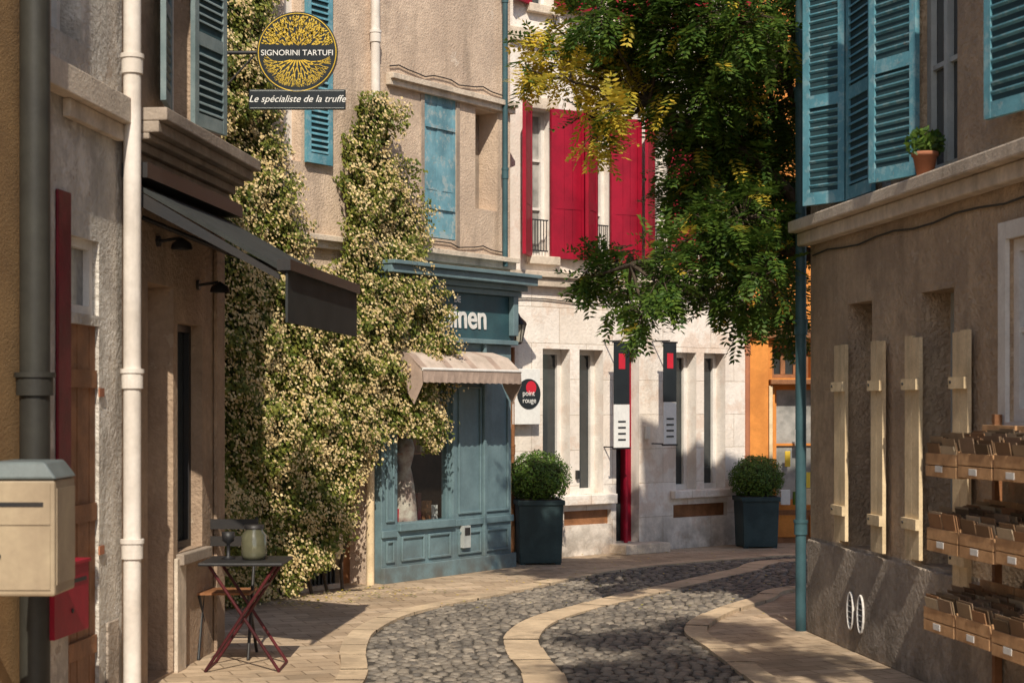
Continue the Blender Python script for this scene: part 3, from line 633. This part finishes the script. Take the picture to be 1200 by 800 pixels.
# ================= bistro table & chair
s=E_('bistro_table'); tc_=Vector((-1.77,11.38,0)); mb=MB(); a=.275
mb.box((tc_.x-a,tc_.y-a,.705),(tc_.x+a,tc_.y+a,.725),black); mb.obj('top',s,bevel=.006)
mb=MB()
for yy in (-.2,.2):
    mb.cyl(tc_+Vector((-.24,yy,0.01)),tc_+Vector((.22,yy,.70)),.011,darkred,seg=8); mb.cyl(tc_+Vector((.24,yy+.025,0.01)),tc_+Vector((-.22,yy+.025,.70)),.011,darkred,seg=8)
for x,z in ((-.24,.012),(.24,.012),(.12,.55)): mb.cyl(tc_+Vector((x,-.2,z)),tc_+Vector((x,.22,z)),.009,darkred,seg=8)
mb.obj('folding_legs',s)
s=E_('glass_jar'); mb=MB(); jg=M('jar_glass',(.12,.115,.07),(.06,.06,.04),rough=.12,bump=0,spec=.8)
mb.lathe(tc_+Vector((.05,0,.726)),[(0,0),(.075,0),(.085,.03),(.085,.16),(.06,.19),(.062,.21)],jg); mb.lathe(tc_+Vector((.05,0,.726)),[(.066,.205),(.066,.23),(0,.232)],black); mb.obj('jar',s)
s=E_('candle_holder'); mb=MB(); mb.lathe(tc_+Vector((-.13,.05,.726)),[(0,0),(.05,0),(.012,.02),(.012,.1),(.04,.12),(.045,.18),(0,.18)],black); mb.obj('holder',s)
s=E_('bistro_chair'); cc=Vector((-1.98,11.9,0)); mb=MB()
for x in (-.17,.17):
    mb.cyl(cc+Vector((x,.2,.01)),cc+Vector((x,-.18,.45)),.011,black,seg=8); mb.cyl(cc+Vector((x,-.2,.01)),cc+Vector((x,.2,.96)),.011,black,seg=8)
mb.obj('frame',s); mb=MB()
for k in range(5): mb.box((cc.x-.18,cc.y-.19+k*.075,.45),(cc.x+.18,cc.y-.13+k*.075,.465),wood)
for z in (.76,.88): mb.box((cc.x-.19,cc.y+.13,z),(cc.x+.19,cc.y+.15,z+.07),black)
mb.obj('slats',s)
# ================= boxwood planters
def planter(cx,cy,w,h,rb,nm='potted_boxwood'):
    s=E_(nm); mb=MB(); t=w/2; b0=t*.92; ang=.12
    Rm=Matrix.Rotation(ang,3,'Z')
    def Q(x,y,z): v=Rm@Vector((x,y,0)); return (cx+v.x,cy+v.y,z)
    mb.hexa([Q(-b0,-b0,.02),Q(b0,-b0,.02),Q(b0,b0,.02),Q(-b0,b0,.02),Q(-t,-t,h),Q(t,-t,h),Q(t,t,h),Q(-t,t,h)],ptank)
    r=t+.015
    mb.hexa([Q(-r,-r,h-.045),Q(r,-r,h-.045),Q(r,r,h-.045),Q(-r,r,h-.045),Q(-r,-r,h+.012),Q(r,-r,h+.012),Q(r,r,h+.012),Q(-r,r,h+.012)],ptank)
    for sx in (-1,1):
        for sy in (-1,1): mb.hexa([Q(sx*b0*.85-.03,sy*b0*.85-.03,0),Q(sx*b0*.85+.03,sy*b0*.85-.03,0),Q(sx*b0*.85+.03,sy*b0*.85+.03,0),Q(sx*b0*.85-.03,sy*b0*.85+.03,0),Q(sx*b0*.85-.03,sy*b0*.85-.03,.019),Q(sx*b0*.85+.03,sy*b0*.85-.03,.019),Q(sx*b0*.85+.03,sy*b0*.85+.03,.019),Q(sx*b0*.85-.03,sy*b0*.85+.03,.019)],ptank)
    mb.obj('planter_box',s,bevel=.008)
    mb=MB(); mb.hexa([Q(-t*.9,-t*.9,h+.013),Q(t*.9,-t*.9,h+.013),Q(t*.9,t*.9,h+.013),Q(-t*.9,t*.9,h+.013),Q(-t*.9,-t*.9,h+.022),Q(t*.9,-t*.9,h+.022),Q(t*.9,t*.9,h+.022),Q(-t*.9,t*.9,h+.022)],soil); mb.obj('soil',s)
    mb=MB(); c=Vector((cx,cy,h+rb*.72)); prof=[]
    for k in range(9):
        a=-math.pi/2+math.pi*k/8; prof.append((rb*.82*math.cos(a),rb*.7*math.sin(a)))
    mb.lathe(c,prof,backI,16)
    for k in range(5200):
        v=rv().normalized(); rr=rb*(1+.12*noise.noise(v*3.2+Vector((cx,0,0))))*U(.84,1.03)*(U(1.03,1.1) if R()<.08 else 1)
        p=c+Vector((v.x*rr*1.04,v.y*rr*1.04,v.z*rr*.88)); 
        if p.z<h+.02: continue
        leaf(mb,p,v+rv()*.9,U(.025,.04),U(.014,.022),leafB)
    mb.obj('boxwood_ball',s)
planter(.29,18.95,.50,.70,.34); planter(3.02,21.1,.46,.62,.32)
# ================= jasmine climber
poly=[(225,-60),(330,-60),(326,40),(334,130),(342,200),(354,262),(382,322),(400,312),(406,280),(404,240),(414,170),(426,112),(450,98),(470,128),(464,165),(484,205),(503,245),(506,285),(498,312),(510,345),(520,400),(522,440),(518,500),(498,535),(472,515),(450,512),(436,548),(412,565),(404,610),(392,650),(352,690),(300,712),(225,722)]
pw_=[(FB.u(x,.2),FB.z(x,min(y,722),.2)) for x,y in poly]
def inside(x,y,pg):
    c=False;j=len(pg)-1
    for i in range(len(pg)):
        xi,yi=pg[i];xj,yj=pg[j]
        if (yi>y)!=(yj>y) and x<(xj-xi)*(y-yi)/(yj-yi)+xi: c=not c
        j=i
    return c
def inp(u,z,amp=.10):
    q=Vector((u*3.5,z*3.5,1.3)); du=noise.noise(q)*amp+noise.noise(q*3)*amp*.5; dz=noise.noise(q+Vector((9,4,2)))*amp+noise.noise(q*3+Vector((5,5,5)))*amp*.5
    return inside(u+du,z+dz,pw_)
def th(u,z):
    a=noise.noise(Vector((u*1.6,z*1.6,0))); b_=noise.noise(Vector((u*4.5,z*4.5,4))); c_=noise.noise(Vector((u*11,z*11,8)))
    return max(.06,.24+.16*a+.13*b_+.06*c_+ (.08 if z<3 else 0))
umin=min(p[0] for p in pw_);umax=max(p[0] for p in pw_);zmax=max(p[1] for p in pw_)
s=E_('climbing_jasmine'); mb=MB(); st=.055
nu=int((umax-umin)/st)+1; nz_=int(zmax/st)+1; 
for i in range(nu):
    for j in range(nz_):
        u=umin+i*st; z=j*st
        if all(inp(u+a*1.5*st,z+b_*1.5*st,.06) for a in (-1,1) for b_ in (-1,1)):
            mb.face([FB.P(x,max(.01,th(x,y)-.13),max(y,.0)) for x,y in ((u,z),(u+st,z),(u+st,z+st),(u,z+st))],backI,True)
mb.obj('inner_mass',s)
mb=MB(); cnt=0
nF=FB.n
while cnt<64000:
    u=U(umin-.1,umax+.1); z=U(0.02,zmax)
    if not inp(u,z,.12): continue
    t=th(u,z); n=t+U(-.13,.03)
    if R()<.03: n+=U(0,.12)
    p=FB.P(u,n,z); cl=noise.noise(Vector((u*5,z*5,12)))+.7*noise.noise(Vector((u*14,z*14,3)))
    if n>t-.06 and R()<.54+1.0*cl:
        leaf(mb,p+nF*.015,nF+Vector((0,0,.3))+rv()*.7,U(.022,.038),U(.02,.034),flowI)
    else: leaf(mb,p,nF+Vector((0,0,.4))+rv()*.8,U(.035,.06),U(.02,.032),leafI)
    cnt+=1
mb.obj('leaves_and_flowers',s)
mb=MB()
for k in range(6):
    u=FB.u(300+k*18); p=FB.P(u,.12,0)
    for j in range(6):
        q=p+Vector((U(-.06,.06),U(-.04,.04),.25)); mb.cyl(p,q,.018,bark,seg=6); p=q
mb.obj('stems',s)
# ================= trees
lv=MB()
def compound(p,dirv,L,mat,n=6):
    dirv=dirv.normalized(); side=dirv.cross(Vector((0,0,1)))
    if side.length<.1: side=Vector((1,0,0))
    side.normalize(); side=(side+rv()*.5).normalized(); nrm=side.cross(dirv)
    q=p
    for k in range(n):
        f=(k+1)/n; dd=(dirv+Vector((0,0,-.5*f))).normalized(); q2=q+dd*L/n
        for sg in (-1,1):
            ld_=(side*sg*.9+dd*.45+Vector((0,0,-.15))+rv()*.15).normalized(); ll=L*.36*(1-.25*abs(f-.5)*2)
            leaf(lv,q2+ld_*ll*.5,nrm+rv()*.35,ll,ll*.38,mat,along=ld_)
        q=q2
    leaf(lv,q+dd*L*.1,nrm,L*.22,L*.08,mat,along=dd)
s=E_('overhanging_tree'); mb=MB()
base=Vector((3.0,14.1,0)); fork=Vector((2.9,14.1,2.9))
mb.cyl(base,base.lerp(fork,.5)+Vector((.05,0,0)),.15,bark,.12,caps=False); mb.cyl(base.lerp(fork,.5)+Vector((.05,0,0)),fork,.12,bark,.10)
cl=[(780,35,62),(860,25,80),(930,35,66),(830,105,74),(905,125,76),(765,100,42),(820,195,58),(890,215,74),(932,250,56),(840,278,54),(785,300,42),(722,318,44),(692,325,28),(755,372,26),(735,352,30),(830,335,36),(890,325,56),(925,350,44),(790,235,30),(700,18,38),(740,40,44),(860,180,54),(800,-60,90),(900,-80,100),(690,-60,60),(870,372,26),(1000,60,80),(1060,150,70),(1010,230,60),(870,260,55),(910,290,50),(845,60,60),(800,150,40),(775,335,32),(925,385,22),(735,100,26)]
yl=[(640,60,26),(680,58,34),(722,95,36),(690,140,26),(618,82,18),(700,165,18),(650,32,20),(735,62,30),(715,130,22),(668,95,20)]
limbs=[W(840,200,13.8),W(760,120,13.6),W(900,60,13.9),W(740,310,13.7)]
for l in limbs:
    m_=fork.lerp(l,.5)+Vector((0,0,.2)); mb.cyl(fork,m_,.07,bark,.045,seg=8); mb.cyl(m_,l,.045,bark,.025,seg=8)
for lst,mat in ((cl,leafT),(yl,leafY)):
    for (px,py,rp) in lst:
        dd_=U(13.0,14.4) if px<900 else U(13.9,14.7)
        if mat is leafY: dd_=U(13.0,13.9)
        c=W(px,py,dd_); r_=rp*13.8/FP
        l=min(limbs,key=lambda q:(q-c).length); mb.cyl(l,c,.018,bark,.007,seg=6)
        ntw=max(6,int(32*(rp/50)**2))
        for k in range(ntw):
            v=rv(); yy=v.y*r_*1.3
            if px>=900: yy=max(yy,13.55-dd_)
            tip=c+Vector((v.x*r_,yy,v.z*r_*.85)); mid_=c.lerp(tip,.5)+Vector((0,0,.05)); mb.cyl(mid_,tip,.005,bark,.003,seg=4,caps=False); mb.cyl(c,mid_,.007,bark,.005,seg=4,caps=False)
            for j in range(5):
                q=mid_.lerp(tip,U(.0,1.05)); d=(tip-c).normalized()*.6+rv()+Vector((0,0,-.35)); mm=mat
                if mat is leafT and R()<.05: mm=leafY
                if mat is leafY and R()<.15: mm=leafT
                compound(q,d,U(.17,.26),mm)
mb.obj('trunk_and_branches',s); lv.obj('foliage',s)
# unseen tree added beside the viewpoint, crown placed to shade the near roadway
lv=MB(); s=E_('added_shade_tree'); mb=MB(); base=Vector((2.9,3.0,0)); fork=Vector((2.6,3.4,4.4))
mb.cyl(base,base.lerp(fork,.5),.16,bark,.13,caps=False); mb.cyl(base.lerp(fork,.5),fork,.13,bark,.11)
for (x,y,z,r_) in ((1.1,3.7,6.8,.5),(1.7,4.1,6.8,.55),(1.3,5.4,6.8,.5),(2.0,5.9,6.9,.6),(2.3,4.6,6.6,.6)):
    c=Vector((x,y,z)); m_=fork.lerp(c,.5)+Vector((0,0,.3)); mb.cyl(fork,m_,.06,bark,.04,seg=6); mb.cyl(m_,c,.04,bark,.015,seg=6)
    for k in range(int(90*(r_/.6)**2)):
        v=rv(); tip=c+Vector((v.x*r_,v.y*r_*1.1,v.z*r_*.6)); mb.cyl(c,tip,.008,bark,.003,seg=4,caps=False)
        for j in range(3): compound(c.lerp(tip,U(.4,1.05)),rv()+Vector((0,0,-.2)),U(.28,.4),leafT,n=4)
mb.obj('trunk_and_branches',s); lv.obj('foliage',s)
# ================= ground
gm=M('ground_earth',(.22,.18,.14),(.17,.14,.11),sc=.5)
mb=MB(); mb.face([(-300,-300,0),(300,-300,0),(300,300,0),(-300,300,0)],gm); mb.obj('ground')
pav=M('pavement_stone',(.64,.48,.33),(.47,.35,.24),sc=1.2,rough=.75,bump=.3,bsc=25,ang=.35,brick=(.30,.16,.006,.72),ground=True,dist=.012,patch=((.36,.28,.20),1.4,.6),speck=.35)
mb=MB(); mb.face([(-9,-6,.004),(16,-6,.004),(16,30,.004),(-9,30,.004)],pav); mb.obj('pavement')
def smooth(pts,step=.08):
    P_=[pts[0]]+pts+[pts[-1]]; out=[]
    for i in range(1,len(P_)-2):
        a,b_,c_,d=P_[i-1:i+3]; n=max(2,int((c_-b_).length/step))
        for k in range(n):
            t=k/n; out.append(.5*((2*b_)+(c_-a)*t+(2*a-5*b_+4*c_-d)*t*t+(3*b_-a-3*c_+d)*t**3))
    out.append(pts[-1]); return out
V=lambda x,y:Vector((x,y,0))
left=smooth([V(-1.15,-4),V(-1.12,4),V(-1.08,9),G(412,798),G(414,765),G(428,742),G(470,722),G(540,706),G(610,692),G(690,675),G(770,664),G(860,657),G(950,652),V(6,20.2),V(12,20.6)])
cen=smooth([V(.15,-4),V(.15,4),V(.2,9),G(638,798),G(618,770),G(612,748),G(640,727),G(710,707),G(800,686),G(870,670),G(935,658),V(6,18.6),V(12,19)])
rgt=smooth([V(1.75,-4),V(1.75,4),V(1.65,9),G(890,798),G(845,765),G(815,742),G(840,722),G(890,705),G(945,691),V(5,16.6),V(12,17)])
strip=M('kerb_stone',(.66,.50,.33),(.48,.36,.24),sc=2,rough=.7,bump=.3,bsc=30,patch=((.33,.25,.17),3,.6),speck=.35)
bed=M('cobble_mortar',(.08,.068,.055),(.05,.043,.036),sc=4,bump=.5,bsc=40)
cob=M('cobble_stone',(.11,.096,.083),(.31,.26,.205),sc=2,island=True,rough=.6,bump=.25,bsc=60)
def nor(pl,i):
    a=pl[max(0,i-1)];b_=pl[min(len(pl)-1,i+1)]; d=(b_-a).normalized(); return Vector((-d.y,d.x,0))
def ribbon(name,pl,w,z):
    mb=MB(); i=0
    while i<len(pl)-1:
        j=i; l=0; tgt=U(.35,.75)
        while j<len(pl)-1 and l<tgt: l+=(pl[j+1]-pl[j]).length; j+=1
        top=[]; zz=z+U(-.003,.003); ww=w*U(.94,1.04)
        for k in range(i,j+1):
            p=pl[k]
            if k==j: p=pl[k]-(pl[k]-pl[k-1]).normalized()*.014
            n=nor(pl,k); top.append((p-n*ww/2,p+n*ww/2))
        for k in range(len(top)-1):
            a,b_=top[k];c_,d=top[k+1]; Z=Vector((0,0,zz))
            mb.face([a+Z,c_+Z,d+Z,b_+Z],strip)
            mb.face([a,c_,c_+Z,a+Z],strip); mb.face([b_,d,d+Z,b_+Z],strip)
        a,b_=top[-1]; mb.face([a,b_,b_+Z,a+Z],strip); i=j
    mb.obj(name)
ribbon('kerb',left,.18,.035); ribbon('gutter',cen,.27,.024); ribbon('kerb',rgt,.18,.035)
spoly=[(p.x,p.y) for p in left]+[(p.x,p.y) for p in reversed(rgt)]
mb=MB(); n=160
def res(pl,n):
    d=[0]
    for i in range(1,len(pl)): d.append(d[-1]+(pl[i]-pl[i-1]).length)
    out=[];j=0
    for k in range(n+1):
        t=d[-1]*k/n
        while j<len(d)-2 and d[j+1]<t: j+=1
        f=(t-d[j])/max(1e-6,d[j+1]-d[j]); out.append(pl[j].lerp(pl[j+1],min(1,f)))
    return out
A_=res(left,n);C_=res(cen,n);B_=res(rgt,n); Z=Vector((0,0,.009))
for k in range(n):
    mb.face([A_[k]+Z,C_[k]+Z,C_[k+1]+Z,A_[k+1]+Z],bed); mb.face([C_[k]+Z,B_[k]+Z,B_[k+1]+Z,C_[k+1]+Z],bed)
mb.obj('street_bed')
mb=MB(); cs=cen[::2]; ls=left[::2]; rs=rgt[::2]
def dmin(p,pl): return min((p.x-q.x)**2+(p.y-q.y)**2 for q in pl)
y=6.5; row=0
while y<20.6:
    x=-1.3+(row%2)*.04
    while x<6:
        p=Vector((x+U(-.016,.016),y+U(-.012,.012),0)); x+=U(.075,.10)
        if x>4.5 and y<15: continue
        if not inside(p.x,p.y,spoly): continue
        if dmin(p,cs)<.17**2 or dmin(p,ls)<.125**2 or dmin(p,rs)<.125**2: continue
        rx=U(.036,.046); ry=U(.031,.039); a0=math.pi/4+U(-.2,.2); h=.008+U(0,.009); tx,ty=U(-.1,.1),U(-.1,.1)
        vs=[];m=6; ph=U(0,1)
        for rr,zz in ((1,.008),(.88,.012+h*.75),(.55,.012+h)):
            for k in range(m):
                t=a0+ph+2*math.pi*k/m; xx=rx*rr*math.cos(t);yy=ry*rr*math.sin(t); vs.append((p.x+xx,p.y+yy,zz+(xx*tx+yy*ty if rr<1 else 0)))
        fs=[(k,(k+1)%m,m+(k+1)%m,m+k) for k in range(m)]+[(m+k,m+(k+1)%m,2*m+(k+1)%m,2*m+k) for k in range(m)]+[tuple(range(2*m,3*m))]
        mb.mesh(vs,fs,cob,True)
    y+=.078; row+=1
mb.obj('cobblestones')
mb=MB()
for k in range(420):
    u=U(FB.u(262),FB.u(430)); p=FB.P(u,U(.25,1.3)*U(.5,1),.012+U(0,.01)); leaf(mb,p,Vector((0,0,1))+rv()*.3,U(.02,.045),U(.015,.03),random.choice([flowI,leafI,leafY]))
for k in range(160):
    p=Vector((U(-.8,2.6),U(14,20),.045)); leaf(mb,p,Vector((0,0,1))+rv()*.3,.04,.018,leafY)
mb.obj('fallen_leaves')
# ================= camera, light
cam=bpy.data.cameras.new('camera'); co=bpy.data.objects.new('camera',cam); scn.collection.objects.link(co); scn.camera=co
co.location=(0,0,EH); co.rotation_euler=(math.pi/2,0,0); cam.sensor_width=36; cam.lens=60; cam.shift_y=(HZ-400)/1200; cam.clip_end=1500
cam.dof.use_dof=True; cam.dof.focus_distance=16.5; cam.dof.aperture_fstop=4
hx,hy=-.06,1.0; el=math.radians(43)
l=math.hypot(hx,hy); dv=Vector((hx/l*math.cos(el),hy/l*math.cos(el),-math.sin(el)))
sl=bpy.data.lights.new('sun','SUN'); sl.energy=5; sl.angle=math.radians(.5); sl.color=(1,.92,.78)
so=bpy.data.objects.new('sun',sl); scn.collection.objects.link(so); so.rotation_euler=dv.to_track_quat('-Z','Y').to_euler()
w=bpy.data.worlds.new('World'); scn.world=w; w.use_nodes=True; nt=w.node_tree
sk=nt.nodes.new('ShaderNodeTexSky'); sk.sky_type='NISHITA'; sk.sun_disc=False; sk.sun_elevation=el; sk.sun_rotation=math.atan2(-hx,-hy)
nt.links.new(sk.outputs[0],nt.nodes['Background'].inputs[0]); nt.nodes['Background'].inputs[1].default_value=.15
